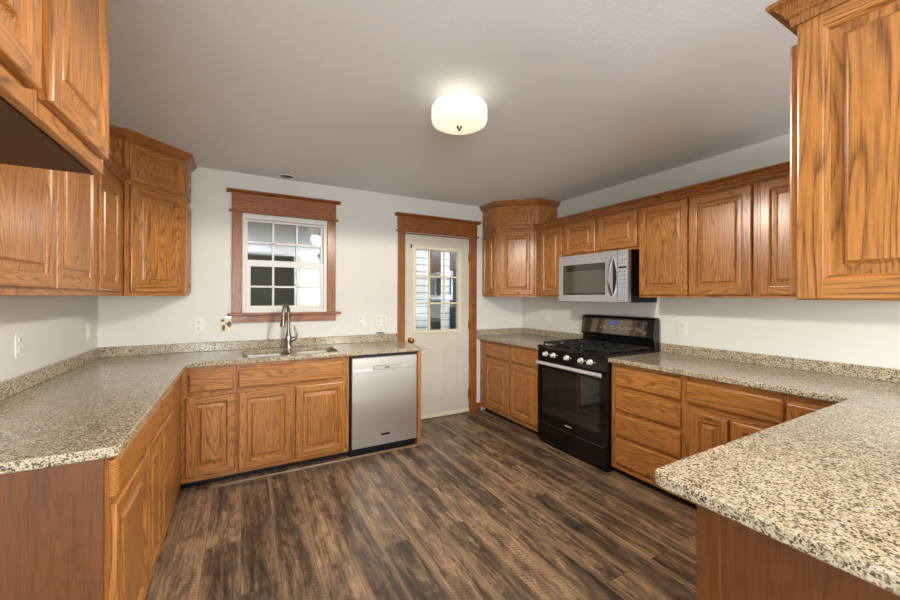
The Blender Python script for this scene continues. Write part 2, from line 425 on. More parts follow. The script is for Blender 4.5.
fr.box(WX0, 0.030, y0, y1, WZ0, WZ1).box(0.705, WX1, y0, y1, WZ0, WZ1).box(0.030, 0.705, y0, y1, 2.088, WZ1).box(0.030, 0.705, y0, y1, WZ0, 1.262)
W(fr, 'frame', 'white', bevel=0.003)
us = MB()
us.box(0.030, 0.046, YB + 0.04, YB + 0.07, 1.69, 2.088).box(0.683, 0.705, YB + 0.04, YB + 0.07, 1.69, 2.088)
us.box(0.046, 0.683, YB + 0.04, YB + 0.07, 2.070, 2.088).box(0.046, 0.683, YB + 0.04, YB + 0.07, 1.69, 1.72)
for x in (0.257, 0.465): us.box(x - 0.009, x + 0.009, YB + 0.045, YB + 0.062, 1.72, 2.070)
us.box(0.046, 0.683, YB + 0.045, YB + 0.062, 1.871, 1.889)
us_o = W(us, 'upper_sash', 'white', bevel=0.002)
MB().box(0.046, 0.683, YB + 0.066, YB + 0.069, 1.72, 2.070).build('pane', 'glass', us_o, local_of=w)
ls = MB()
ls.box(0.031, 0.070, YB + 0.008, YB + 0.038, 1.262, 1.708).box(0.672, 0.704, YB + 0.008, YB + 0.038, 1.262, 1.708)
ls.box(0.070, 0.672, YB + 0.008, YB + 0.038, 1.660, 1.708).box(0.070, 0.672, YB + 0.008, YB + 0.038, 1.262, 1.300)
for x in (0.256, 0.468): ls.box(x - 0.009, x + 0.009, YB + 0.012, YB + 0.026, 1.300, 1.660)
ls.box(0.070, 0.672, YB + 0.012, YB + 0.026, 1.466, 1.484)
ls_o = W(ls, 'lower_sash', 'white', bevel=0.002)
MB().box(0.070, 0.672, YB + 0.028, YB + 0.031, 1.300, 1.660).build('pane', 'glass', ls_o, local_of=w)

# ---- back door with its oak casing
d = thing('door_1', (1.98, YB, 0), 0, 'putty coloured nine-lite back door in oak casing', 'door', kind='structure')
def D(mb, name, mats, parent=None, **k): return mb.build(name, mats, parent or d, local_of=d, **k)
D(MB().box(1.477, DX0, YB - 0.02, YB, 0, 2.10).box(DX1, 2.492, YB - 0.02, YB, 0, 2.10), 'casing', 'trim_v', bevel=0.003)
D(MB().box(1.474, 2.494, YB - 0.024, YB, 2.115, 2.265), 'header', 'trim_h', bevel=0.003)
D(MB().prism([(YB - 0.024, 2.263), (YB - 0.06, 2.285), (YB - 0.06, 2.295), (YB, 2.295), (YB, 2.263)], 1.444, 2.535, axis='x'), 'cap', 'trim_h', bevel=0.002)
D(MB().box(1.455, 2.515, YB - 0.036, YB, 2.098, 2.115), 'bead', 'trim_h', bevel=0.006)
D(MB().box(DX0, DX0 + 0.012, YB, YB + WT, 0, DZ1).box(DX1 - 0.012, DX1, YB, YB + WT, 0, DZ1).box(DX0, DX1, YB, YB + WT, DZ1 - 0.012, DZ1), 'jamb', 'trim_v')
X0, X1 = DX0 + 0.012, DX1 - 0.010
yd = YB + 0.012
GX0, GX1, GZ0, GZ1 = 1.697, 2.246, 1.006, 1.919
sl = MB()
sl.box(X0, GX0, yd, yd + 0.045, 0.045, 2.080).box(GX1, X1, yd, yd + 0.045, 0.045, 2.080)
sl.box(GX0, GX1, yd, yd + 0.045, 0.045, GZ0).box(GX0, GX1, yd, yd + 0.045, GZ1, 2.080)
slab = D(sl, 'slab', 'door')
# embossed lower panels: a raised moulding ring with a raised field
pm = MB()
for a, b in ((1.690, 1.902), (2.050, 2.268)):
    zz0, zz1 = 0.268, 0.815
    for (p0, p1, q0, q1) in ((a, a + .018, zz0, zz1), (b - .018, b, zz0, zz1), (a + .018, b - .018, zz0, zz0 + .018), (a + .018, b - .018, zz1 - .018, zz1)):
        pm.box(p0, p1, yd - 0.006, yd + 0.004, q0, q1)
    pm.box(a + 0.04, b - 0.04, yd - 0.005, yd + 0.004, zz0 + 0.04, zz1 - 0.04)
D(pm, 'embossed_panel', 'door', slab, bevel=0.004)
lf = MB()
for (p0, p1, q0, q1) in ((1.662, GX0, .975, 1.953), (GX1, 2.287, .975, 1.953), (GX0, GX1, .975, GZ0), (GX0, GX1, GZ1, 1.953)):
    lf.box(p0, p1, yd - 0.014, yd + 0.004, q0, q1)
for x in (1.866, 2.056): lf.box(x - 0.010, x + 0.010, yd - 0.010, yd + 0.012, GZ0, GZ1)
for z in (1.312, 1.617): lf.box(GX0, GX1, yd - 0.010, yd + 0.012, z - 0.010, z + 0.010)
D(lf, 'lite_frame', 'cream', bevel=0.004)
D(MB().box(GX0, GX1, yd + 0.02, yd + 0.024, GZ0, GZ1), 'pane', 'glass')
D(MB().box(X0, X1, yd - 0.012, yd + 0.03, 0.008, 0.050), 'sweep', 'cream', bevel=0.003)
kn = MB().lathe([(0.030, 0), (0.030, 0.006), (0.012, 0.010), (0.012, 0.035), (0.026, 0.045), (0.029, 0.058), (0.022, 0.070), (0.006, 0.074)], (1.632, yd, 0.905), 24, axis='y')
D(kn, 'door_knob', 'brass', smooth=50)
D(MB().box(1.634, 1.650, yd - 0.012, yd + 0.002, 1.930, 1.968), 'latch_bolt', 'black', bevel=0.003)
for z in (1.862, 1.045, 0.222):
    D(MB().tube([(X1 + 0.002, YB - 0.006, z - 0.05), (X1 + 0.002, YB - 0.006, z + 0.05)], 0.0055, 10).box(X1 - 0.012, X1, YB + 0.006, YB + 0.0128, z - 0.05, z + 0.05), 'hinge', 'brass_dark', smooth=40)

struct(MB().box(2.493, 2.560, YB - 0.015, YB, 0.0, 0.100).build('baseboard_back', 'trim_h', bevel=0.004), 'short oak baseboard between the door and the base cabinet', 'baseboard')

# ------------------------------------------------------------------ cabinets
def door_rings(w, h, t, insets):
    pass

def raised_door(name, w, h, parent, loc, rz=0.0, sw=0.060, t=0.022, label=None, sub=True):
    """frame (stiles vertical grain, rails horizontal) with a raised panel as sub-part; local x width, z height, front at y=-t"""
    m = MB()
    def ring(a, ya, b, yb, mv=0, mh=1):
        A = [(a, ya, a), (w - a, ya, a), (w - a, ya, h - a), (a, ya, h - a)]
        B = [(b, yb, b), (w - b, yb, b), (w - b, yb, h - b), (b, yb, h - b)]
        m.add(A + B, [(0, 1, 5, 4)], mh); m.add(A + B, [(1, 2, 6, 5)], mv)
        m.add(A + B, [(2, 3, 7, 6)], mh); m.add(A + B, [(3, 0, 4, 7)], mv)
    e = 0.006
    ring(0, 0, 0, -t + e)
    ring(0, -t + e, e * 0.35, -t + e * 0.35)
    ring(e * 0.35, -t + e * 0.35, e, -t)
    b = sw - 0.013
    # stiles run through, rails between them
    m.add([(e, -t, e), (b, -t, e), (b, -t, b), (b, -t, h - b), (b, -t, h - e), (e, -t, h - e)], [(0, 1, 2, 3, 4, 5)], 0)
    m.add([(w - e, -t, e), (w - b, -t, e), (w - b, -t, b), (w - b, -t, h - b), (w - b, -t, h - e), (w - e, -t, h - e)], [(5, 4, 3, 2, 1, 0)], 0)
    m.add([(b, -t, e), (w - b, -t, e), (w - b, -t, b), (b, -t, b)], [(0, 1, 2, 3)], 1)
    m.add([(b, -t, h - b), (w - b, -t, h - b), (w - b, -t, h - e), (b, -t, h - e)], [(0, 1, 2, 3)], 1)
    ring(b, -t, b + 0.003, -t + 0.003)
    ring(b + 0.003, -t + 0.003, b + 0.006, -t + 0.0035)
    ring(b + 0.006, -t + 0.0035, sw - 0.002, -t + 0.010)
    ring(sw - 0.002, -t + 0.010, sw, -t + 0.015)
    m.add([(0, 0, 0), (w, 0, 0), (w, 0, h), (0, 0, h)], [(0, 3, 2, 1)], 0)
    o = m.build(name, ['oak_v', 'oak_h'], parent, loc, (0, 0, rz))
    if label: o['label'] = label
    # raised panel
    p = MB()
    pw, ph = w - 2 * sw, h - 2 * sw
    rise = min(0.034, pw * 0.22, ph * 0.22)
    R = [(-0.002, 0.0), (0.004, 0.0), (rise - 0.012, -0.002), (rise - 0.006, -0.005), (rise - 0.002, -0.0105), (rise + 0.001, -0.0130)]
    for (a, ya), (b2, yb) in zip(R[:-1], R[1:]):
        A = [(a, ya, a), (pw - a, ya, a), (pw - a, ya, ph - a), (a, ya, ph - a)]
        B = [(b2, yb, b2), (pw - b2, yb, b2), (pw - b2, yb, ph - b2), (b2, yb, ph - b2)]
        p.add(A + B, [(0, 1, 5, 4), (1, 2, 6, 5), (2, 3, 7, 6), (3, 0, 4, 7)])
    a, ya = R[-1]
    p.add([(a, ya, a), (pw - a, ya, a), (pw - a, ya, ph - a), (a, ya, ph - a)], [(0, 1, 2, 3)])
    p.add([(0, 0.0006, 0), (pw, 0.0006, 0), (pw, 0.0006, ph), (0, 0.0006, ph)], [(3, 2, 1, 0)])
    p.build('raised_panel', 'oak_v', o, (sw, -t + 0.0145, sw))
    return o

def slab_front(name, w, h, parent, loc, t=0.023):
    """drawer front: solid board with an eased, stepped edge"""
    m = MB(); steps = [(0, 0), (0, -t + 0.009), (0.003, -t + 0.005), (0.008, -t + 0.003), (0.011, -t)]
    for (a, ya), (b, yb) in zip(steps[:-1], steps[1:]):
        A = [(a, ya, a), (w - a, ya, a), (w - a, ya, h - a), (a, ya, h - a)]
        B = [(b, yb, b), (w - b, yb, b), (w - b, yb, h - b), (b, yb, h - b)]
        m.add(A + B, [(0, 1, 5, 4), (1, 2, 6, 5), (2, 3, 7, 6), (3, 0, 4, 7)])
    a, ya = steps[-1]
    m.add([(a, ya, a), (w - a, ya, a), (w - a, ya, h - a), (a, ya, h - a)], [(0, 1, 2, 3)])
    m.add([(0, 0, 0), (w, 0, 0), (w, 0, h), (0, 0, h)], [(3, 2, 1, 0)])
    return m.build(name, 'oak_h', parent, loc)

def face_plate(root, w, z0, z1, openings, t=0.02):
    """face frame with real openings; openings = [(x0,x1,z0,z1)] sorted in columns"""
    m = MB(); xs = sorted({0.0, w} | {o[0] for o in openings} | {o[1] for o in openings})
    for a, b in zip(xs[:-1], xs[1:]):
        mid = (a + b) / 2
        cols = sorted([(o[2], o[3]) for o in openings if o[0] < mid < o[1]])
        z = z0; isc = bool(cols)
        for (p, q) in cols:
            if p > z: m.box(a, b, 0, t, z, p, 1)
            z = q
        if z < z1: m.box(a, b, 0, t, z, z1, 1 if isc else 0)
    return m.build('face_frame', ['oak_v', 'oak_h'], root)

def carcass(root, w, d, z0, z1, top=False, t=0.016, y0=0.02, lip=0.0, under='oak_v'):
    m = MB()
    m.box(0, t, y0, d, z0, z1).box(w - t, w, y0, d, z0, z1).box(t, w - t, d - t, d, z0, z1)
    m.box(t, w - t, y0, d - t, z0 + lip, z0 + lip + t)
    if top: m.box(t, w - t, y0, d - t, z1 - t, z1)
    return m.build('body', under, root)

BZ0, BZ1 = 0.056, 0.879
def base_cabinet(label, loc, rz, w, depth, fronts, cat='cabinet', toe=(0, 1), toe_mat='toe'):
    r = thing('base_cabinet', (loc[0], loc[1], 0), rz, label, cat, 'oak base cabinets')
    ops = [(f[1] + 0.012, f[2] - 0.012, f[3] + 0.012, f[4] - 0.012) for f in fronts]
    face_plate(r, w, BZ0, BZ1, ops)
    carcass(r, w, depth, BZ0, BZ1)
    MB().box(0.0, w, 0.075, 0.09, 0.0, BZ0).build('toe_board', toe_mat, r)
    for kind, x0, x1, z0, z1 in fronts:
        if kind == 'door': raised_door('door', x1 - x0, z1 - z0, r, (x0, 0, z0))
        else: slab_front(kind, x1 - x0, z1 - z0, r, (x0, 0, z0))
    return r

UZ0, UZ1 = 1.387, 2.137
def wall_cabinet(label, loc, rz, w, depth, doors, z0=UZ0, z1=UZ1, cat='cabinet', lip=0.012, dark=False):
    r = thing('wall_cabinet', (loc[0], loc[1], z0), rz, label, cat, 'oak wall cabinets')
    fr = [(a + 0.012, b - 0.012, p + 0.012 - z0, q - 0.012 - z0) for a, b, p, q in doors]
    face_plate(r, w, 0, z1 - z0, fr)
    carcass(r, w, depth, 0, z1 - z0, True, lip=lip)
    for a, b, p, q in doors: raised_door('door', b - a, q - p, r, (a, 0, p - z0))
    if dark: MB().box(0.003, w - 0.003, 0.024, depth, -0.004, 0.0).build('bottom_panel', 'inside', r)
    return r

# ---- left run (fronts face +x): local x runs towards the back wall
LX = -0.374
def L(y): return y - 1.556
D1T, D1B = 0.853, 0.742
base_cabinet('oak base cabinet nearest the camera on the left, wide drawer over two doors', (LX, 1.556), pi / 2, 0.850, abs(XL - LX) - 0.004,
    [('drawer', L(1.590), L(2.366), 0.735, 0.855), ('door', L(1.596), L(2.066), 0.105, 0.708), ('door', L(2.080), L(2.400), 0.105, 0.722)])
def L2(y): return y - 2.408
base_cabinet('oak drawer base deep in the left corner, beside the two-door cabinet', (LX, 2.408), pi / 2, 0.830, abs(XL - LX) - 0.004,
    [('drawer', L2(2.420), L2(2.800), 0.735, 0.855), ('drawer', L2(2.440), L2(2.800), 0.432, 0.715), ('drawer', L2(2.440), L2(2.800), 0.105, 0.408)])
tag(MB().box(XL + 0.004, LX + 0.020 - 0.020, 1.540, 1.555, 0.0, 0.878).build('cabinet_end_panel', 'ply'), 'plywood panel coloured dark for shade, closing the near end of the left counter', 'panel')

# ---- back run (fronts face -y)
BY = 3.240
base_cabinet('oak base cabinet left of the sink cabinet with one small drawer over one door', (-0.372, BY), 0, 0.340, 0.59,
    [('drawer', 0.044, 0.325, 0.695, 0.832), ('door', 0.027, 0.331, 0.098, 0.664)])
def B(x): return x + 0.030
base_cabinet('oak sink base cabinet with wide false drawer over two doors', (-0.030, BY), 0, 0.838, 0.59,
    [('false_drawer', B(-0.022), B(0.750), 0.695, 0.832), ('door', B(-0.018), B(0.357), 0.090, 0.664), ('door', B(0.380), B(0.770), 0.090, 0.664)])
tag(MB().box(1.440, 1.474, 3.212, YB - 0.004, 0.0, 0.878).build('cabinet_end_panel', 'oak_v', bevel=0.002), 'narrow oak end panel between the dishwasher and the door', 'panel')
tag(MB().prism([(3.212, 0.0), (3.202, 0.0), (3.202, 0.008), (3.207, 0.013), (3.212, 0.013)], -0.20, 1.474, axis='x').build('shoe_strip', 'shoe'), 'thin oak shoe strip on the floor below the dishwasher and sink cabinet', 'strip')

# ---- right run (fronts face -x): local x runs towards the camera
RX = 2.555
def base_r(y0): return lambda y: y0 - y
q = base_r(3.836)
base_cabinet('oak base cabinet between the back wall and the range with two drawers over two doors', (RX, 3.836), -pi / 2, 1.076, XR - RX - 0.004,
    [('drawer', q(3.706), q(3.262), 0.690, 0.842), ('drawer', q(3.230), q(2.796), 0.690, 0.848), ('door', q(3.706), q(3.256), 0.110, 0.668), ('door', q(3.230), q(2.796), 0.110, 0.668)])
q = base_r(1.970)
base_cabinet('oak base cabinet right of the range with a stack of four drawers', (RX, 1.970), -pi / 2, 0.560, XR - RX - 0.004,
    [('drawer', q(1.926), q(1.431), 0.706, 0.845), ('drawer', q(1.926), q(1.431), 0.518, 0.663), ('drawer', q(1.926), q(1.431), 0.322, 0.484), ('drawer', q(1.926), q(1.431), 0.105, 0.300)])
q = base_r(1.409)
base_cabinet('oak base cabinet with one wide drawer over two doors, next to the four-drawer stack', (RX, 1.409), -pi / 2, 0.524, XR - RX - 0.004,
    [('drawer', q(1.393), q(0.893), 0.703, 0.838), ('door', q(1.368), q(1.152), 0.110, 0.655), ('door', q(1.128), q(0.905), 0.110, 0.655)])
q = base_r(0.884)
base_cabinet('oak base cabinet in the inner corner by the peninsula with a full-height door', (RX, 0.884), -pi / 2, 0.310, XR - RX - 0.004,
    [('door', q(0.876), q(0.610), 0.110, 0.825)])

# ---- peninsula (fronts face +y, end panel faces -x)
PX0, PYF = 1.062, 0.553
pw = 2.550 - (PX0 + 0.012)
base_cabinet('oak base cabinet forming the peninsula in the right foreground', (2.550, PYF - 0.020), pi, pw, 0.60,
    [('drawer', 0.06, 0.50, 0.700, 0.840), ('drawer', 0.54, 0.98, 0.700, 0.840), ('drawer', 1.02, 1.44, 0.700, 0.840),
     ('door', 0.06, 0.50, 0.110, 0.660), ('door', 0.54, 0.98, 0.110, 0.660), ('door', 1.02, 1.44, 0.110, 0.660)])
ep = thing('peninsula_end_panel', (PX0, 0.20, 0), 0, 'dark oak end panel under the tip of the peninsula counter', 'panel')
for ya, yb in ((PYF - 0.058, PYF), (-0.08, -0.02)):
    MB().box(PX0 - 0.006, PX0 + 0.012, ya, yb, 0, 0.878).build('stile', 'ply', ep, local_of=ep, bevel=0.003)
MB().box(PX0, PX0 + 0.012, -0.02, PYF - 0.058, 0, 0.878).build('plywood_field', 'ply', ep, local_of=ep)
MB().box(PX0 - 0.018, PX0, -0.08, PYF - 0.058, 0.852, 0.878).build('cleat', 'ply', ep, local_of=ep, bevel=0.002)

# ---- wall cabinets, left (fronts face +x)
UXL = XL + 0.278
def UL(y): return y - 1.534
wall_cabinet('oak wall cabinet over the left counter, two tall doors with a pale sheen', (UXL, 1.534), pi / 2, 1.132, 0.274,
    [(UL(1.600), UL(2.143), 1.416, 2.062), (UL(2.159), UL(2.634), 1.416, 2.062)])
wall_cabinet('narrow oak wall cabinet with one door, next to the left tall corner cabinet', (UXL, 2.667), pi / 2, 0.571, 0.274,
    [(0.032, 0.418, 1.416, 2.062)])
# deep cabinet over the refrigerator space
FX, FY0, FW = -0.374, 0.600, 0.930
wall_cabinet('deep oak cabinet hanging over the empty refrigerator space in the upper left', (FX, FY0), pi / 2, FW, 0.590,
    [(0.060, 0.462, 1.798, 2.400), (0.508, 0.900, 1.798, 2.400)], 1.758, 2.430, lip=0.004, dark=True)

# ---- wall cabinets, right (fronts face -x)
UXR = XR - 0.325
q = base_r(3.212)
wall_cabinet('narrow oak wall cabinet left of the microwave with one tall door', (UXR, 3.212), -pi / 2, 0.414, 0.321, [(q(3.129), q(2.809), 1.405, 2.120)])
q = base_r(2.796)
wall_cabinet('short oak wall cabinet above the microwave with two small doors', (UXR, 2.796), -pi / 2, 0.832, 0.321,
    [(q(2.779), q(2.395), 1.811, 2.120), (q(2.367), q(1.975), 1.811, 2.120)], 1.792)
q = base_r(1.962)
wall_cabinet('wide oak wall cabinet right of the microwave with two tall doors', (UXR, 1.962), -pi / 2, 0.812, 0.321,
    [(q(1.953), q(1.569), 1.405, 2.118), (q(1.560), q(1.172), 1.405, 2.116)])
q = base_r(1.148)
wall_cabinet('oak wall cabinet on the right wall, partly behind the hanging peninsula cabinet', (UXR, 1.148), -pi / 2, 0.684, 0.321, [(q(1.128), q(0.760), 1.405, 2.116)])

# ---- hanging cabinet above the peninsula (fronts face +y, end panel faces -x)
HX, HYF = 1.330, 0.440
hw = 3.206 - (HX + 0.020)
hc = wall_cabinet('oak cabinet hanging above the peninsula, its raised-panel end facing the room', (3.206, HYF), pi, hw, 0.320,
    [(0.40, 0.80, 1.400, 2.095), (0.82, 1.22, 1.400, 2.095), (1.40, hw + 0.003, 1.400, 2.090)], 1.380, 2.150)
ea = raised_door('end_panel', 0.320, 0.770, hc, (hw + 0.0005, 0.0, 0.0), pi / 2, sw=0.066)

# ---- tall diagonal corner cabinets
def corner_cabinet(label, side):
    """side=+1: back right corner; side=-1: back left corner"""
    X = XR if side > 0 else XL
    s = side
    WA, DA, WB, DB = (0.625, 0.310, 0.625, 0.310) if s > 0 else (0.580, 0.300, 0.600, 0.283)
    a = Vector((X - s * WA, YB - DA)); b = Vector((X - s * DB, YB - WB))
    left, right = (a, b) if s > 0 else (b, a)
    wd = (right - left).length
    rz = math.atan2(right.y - left.y, right.x - left.x)
    r = thing('corner_cabinet', (left.x, left.y, UZ0), rz, label, 'cabinet', 'tall oak corner cabinets')
    z0, z1 = UZ0, 2.436
    e = 0.002
    poly = [(X - s * WA, YB - e), (X - s * WA, YB - DA), (X - s * DB, YB - WB), (X - s * e, YB - WB), (X - s * e, YB - e)]
    # body slightly behind the diagonal face frame
    n = Vector((s, 1)).normalized() * 0.020
    poly2 = [poly[0], (poly[1][0], poly[1][1] + 0.028), (poly[2][0] + s * 0.028, poly[2][1]), poly[3], poly[4]]
    MB().prism(poly2, z0 + 0.004, z1).build('body', 'oak_v', r, local_of=r, bevel=0.001)
    hh = z1 - z0
    face_plate(r, wd, 0, hh, [(0.055, wd - 0.055, 0.045, 0.720), (0.055, wd - 0.055, 0.800, hh - 0.075)])
    raised_door('door', wd - 0.054, 0.724, r, (0.027, 0, 0.026))
    raised_door('top_panel', wd - 0.054, 0.255, r, (0.027, 0.010, 0.775), sw=0.05)
    # raised panels on the short side returns facing the room
    inv = r.matrix_basis.inverted()
    for (p0, p1) in ((0.02, 0.74), (0.785, 1.030)):
        o = raised_door('side_panel', 0.262, p1 - p0, r, (0, 0, 0), 0, sw=0.05, t=0.016)
        o.location = inv @ Vector((X - s * (WA - 0.002), YB - (0.014 if s > 0 else 0.276), z0 + p0))
        o.rotation_euler = (0, 0, -s * pi / 2 - rz)
    inv = r.matrix_basis.inverted()
    prof = [(0.0, 2.424), (0.006, 2.424), (0.010, 2.432), (0.020, 2.438), (0.034, 2.452), (0.040, 2.466), (0.052, 2.470), (0.052, 2.4868), (0.0, 2.4868)]
    path = [poly[0], poly[1], poly[2], poly[3]]
    mb = MB()
    # 'out' lies to the right of travel
    mb.sweep(prof, path if s > 0 else path[::-1])
    mb.build('crown', 'crown', r, local_of=r)
    return r
corner_cabinet('tall diagonal oak corner cabinet right of the back door', +1)
corner_cabinet('tall diagonal oak corner cabinet left of the window', -1)

# ---- crown rails along the tops of the wall cabinets
prof = [(0.0, 2.130), (0.010, 2.130), (0.012, 2.152), (0.018, 2.156), (0.022, 2.166), (0.032, 2.178), (0.036, 2.181), (0.050, 2.186), (0.052, 2.192), (0.050, 2.198), (0.0, 2.198)]
pr2 = prof
tag(MB().sweep(pr2, [(UXR, 0.512), (UXR, 3.212)][::-1]).build('crown_rail', 'crown_y'), 'oak crown rail along the wall cabinets above the microwave', 'moulding')
tag(MB().sweep(pr2, [(UXR - 0.055, HYF), (HX, HYF), (HX, 0.120), (XR - 0.010, 0.120)]).build('crown_rail', 'crown'), 'oak crown rail round the top of the hanging peninsula cabinet', 'moulding')
tag(MB().sweep([(o * 0.8, z) for o, z in pr2], [(UXL, 1.535), (UXL, 3.238)]).build('crown_rail', 'crown_y'), 'oak crown rail above the left wall cabinets, running into the corner cabinet', 'moulding')

# ------------------------------------------------------------------ counters
def offset(poly, d):
    """move every edge of a CCW polygon inwards by d"""
    n = len(poly); out = []
    for i in range(n):
        p0, p1, p2 = Vector(poly[i - 1]), Vector(poly[i]), Vector(poly[(i + 1) % n])
        d0, d1 = (p1 - p0).normalized(), (p2 - p1).normalized()
        n0, n1 = Vector((-d0.y, d0.x)), Vector((-d1.y, d1.x))
        m = (n0 + n1).normalized(); out.append(tuple(p1 + m * (d / max(0.3, m.dot(n0)))))
    return out
def rounded(poly, radii, seg=6):
    out = []; n = len(poly)
    for i, p in enumerate(poly):
        r = radii.get(i, 0)
        if not r: out.append(p); continue
        P = Vector(p); a = (Vector(poly[i - 1]) - P).normalized(); b = (Vector(poly[(i + 1) % n]) - P).normalized()
        s_, e_ = P + a * r, P + b * r
        for k in range(seg + 1):
            t = k / seg
            out.append(tuple(s_ * (1 - t) ** 2 + P * 2 * t * (1 - t) + e_ * t * t))
    return out
def slab_mesh(name, outline, holes, z0, z1, mat, parent):
    bm = bmesh.new()
    def loop(pts, z): return [bm.verts.new((p[0], p[1], z)) for p in pts]
    def wall(A, Bq):
        n = len(A)
        for i in range(n): bm.faces.new((A[i], A[(i + 1) % n], Bq[(i + 1) % n], Bq[i]))
    e = 0.005
    rings = [loop(offset(outline, e), z0), loop(outline, z0 + e), loop(outline, z1 - e), loop(offset(outline, e * 0.3), z1 - e * 0.3), loop(offset(outline, e), z1)]
    for a, b in zip(rings[:-1], rings[1:]): wall(a, b)
    hr = []
    for h in holes:
        a, b = loop(h, z0), loop(h, z1); wall(b, a); hr.append((a, b))
    for top in (False, True):
        es = []
        for lp in [rings[-1 if top else 0]] + [x[1 if top else 0] for x in hr]:
            n = len(lp)
            for i in range(n):
                ed = bm.edges.get((lp[i], lp[(i + 1) % n])); es.append(ed)
        bmesh.ops.triangle_fill(bm, edges=es, use_beauty=True)
    bmesh.ops.recalc_face_normals(bm, faces=bm.faces)
    me = bpy.data.meshes.new(name); bm.to_mesh(me); bm.free(); me.materials.append(M[mat])
    o = bpy.data.objects.new(name, me); COL.objects.link(o); o.parent = parent
    o.matrix_parent_inverse = parent.matrix_basis.inverted()
    return o
CZ0, CZ1 = 0.8795, 0.914
def rrect(x0, x1, y0, y1, r, seg=5):
    return rounded([(x0, y0), (x1, y0), (x1, y1), (x0, y1)], {0: r, 1: r, 2: r, 3: r}, seg)
SINK = [rrect(0.004, 0.352, 3.285, 3.672, 0.07), rrect(0.388, 0.742, 3.285, 3.672, 0.07)]
ct = thing('countertop', (-0.3, 3.3, CZ0), 0, 'L-shaped speckled granite countertop along the left wall and under the window', 'countertop', 'granite countertops')
out = [(XL + 0.003, 1.534), (-0.334, 1.534), (-0.334, 3.200), (1.495, 3.200), (1.495, YB - 0.003), (XL + 0.003, YB - 0.003)]
slab_mesh('slab', rounded(out, {1: 0.03, 3: 0.02}), [SINK[0], SINK[1]], CZ0, CZ1, 'granite', ct)
SPL = 0.990
def bs(parent, x0, x1, y0, y1, z1=SPL): return MB().box(x0, x1, y0, y1, CZ1 + 0.0005, z1).build('backsplash', 'granite', parent, local_of=parent, bevel=0.003)
bs(ct, XL + 0.003, XL + 0.023, 1.534, YB - 0.024); bs(ct, XL + 0.003, 1.474, YB - 0.023, YB - 0.003)
ct2 = thing('countertop', (2.9, 3.3, CZ0), 0, 'speckled granite countertop between the back wall and the range', 'countertop', 'granite countertops')
slab_mesh('slab', [(2.505, 2.764), (XR - 0.003, 2.764), (XR - 0.003, YB - 0.003), (2.505, YB - 0.003)], [], CZ0, CZ1, 'granite', ct2)
bs(ct2, XR - 0.023, XR - 0.003, 2.764, YB - 0.024); bs(ct2, 2.507, XR - 0.003, YB - 0.023, YB - 0.003)
ct3 = thing('countertop', (2.3, 0.6, CZ0), 0, 'speckled granite countertop right of the range, turning into the peninsula', 'countertop', 'granite countertops')
out = [(0.972, -0.12), (XR - 0.003, -0.12), (XR - 0.003, 1.966), (2.507, 1.966), (2.507, 0.632), (0.972, 0.632)]
slab_mesh('slab', rounded(out, {5: 0.045, 0: 0.045, 4: 0.03}), [], CZ0, CZ1, 'granite', ct3)
bs(ct3, XR - 0.023, XR - 0.003, -0.12, 1.966)

# ---- sink (bowls hung under the granite) and faucet
sk = thing('kitchen_sink', (0.37, 3.48, 0.70), 0, 'stainless steel double-bowl sink set under the granite below the window', 'sink')
for x0, x1 in ((0.004, 0.352), (0.388, 0.742)):
    m = MB(); rings = []
    spec = [(-0.012, 0.878, 0.075), (0.002, 0.878, 0.07), (0.004, 0.872, 0.068), (0.012, 0.745, 0.06), (0.030, 0.722, 0.05), (0.075, 0.716, 0.03)]
    loops = [[(px, py, z) for px, py in rrect(x0 + i, x1 - i, 3.285 + i, 3.672 - i, r)] for i, z, r in spec]
    n = len(loops[0]); vv = [p for lp in loops for p in lp]
    fc = [(i * n + k, i * n + (k + 1) % n, (i + 1) * n + (k + 1) % n, (i + 1) * n + k) for i in range(len(loops) - 1) for k in range(n)]
    fc.append(tuple(range((len(loops) - 1) * n, len(loops) * n)))
    m.add(vv, fc)
    bo = m.build('bowl', 'steel_dark', sk, local_of=sk, smooth=50)
    MB().lathe([(0.045, 0.7165), (0.045, 0.7195), (0.032, 0.7195), (0.028, 0.717)], ((x0 + x1) / 2, 3.50, 0), 24).build('drain', 'nickel', bo, local_of=sk, smooth=40)
fa = thing('kitchen_faucet', (0.375, 3.730, CZ1), 0, 'dark brushed nickel pull-down faucet standing behind the sink', 'faucet')
MB().lathe([(0.034, 0.0), (0.034, 0.006), (0.029, 0.012), (0.027, 0.05), (0.032, 0.085), (0.025, 0.12), (0.018, 0.15), (0.015, 0.18)], (0, 0, 0), 24).build('faucet_body', 'nickel', fa, smooth=50)
fx_, fy_ = -0.38, -0.92
arc = [(0, 0, 0.17), (0, 0, 0.325)] + [(fx_ * 0.07 * (1 - cos(a)), fy_ * 0.07 * (1 - cos(a)), 0.325 + 0.078 * sin(a)) for a in [pi * k / 12 for k in range(1, 12)]] + [(fx_ * 0.142, fy_ * 0.142, 0.320)]
MB().tube(arc, 0.014, 14).build('neck', 'nickel', fa, smooth=50)
MB().tube([(fx_ * k, fy_ * k, z) for k, z in ((0.142, 0.325), (0.148, 0.27), (0.158, 0.215), (0.160, 0.205))], [0.016, 0.018, 0.025, 0.025], 16).build('spray_head', 'nickel', fa, smooth=50)
MB().tube([(0.018, 0, 0.070), (0.056, -0.004, 0.086)], [0.016, 0.018], 12).tube([(0.050, -0.004, 0.080), (0.070, -0.01, 0.108), (0.058, -0.012, 0.155), (0.048, -0.012, 0.200)], [0.014, 0.012, 0.009, 0.007], 10).build('lever', 'nickel', fa, smooth=50)
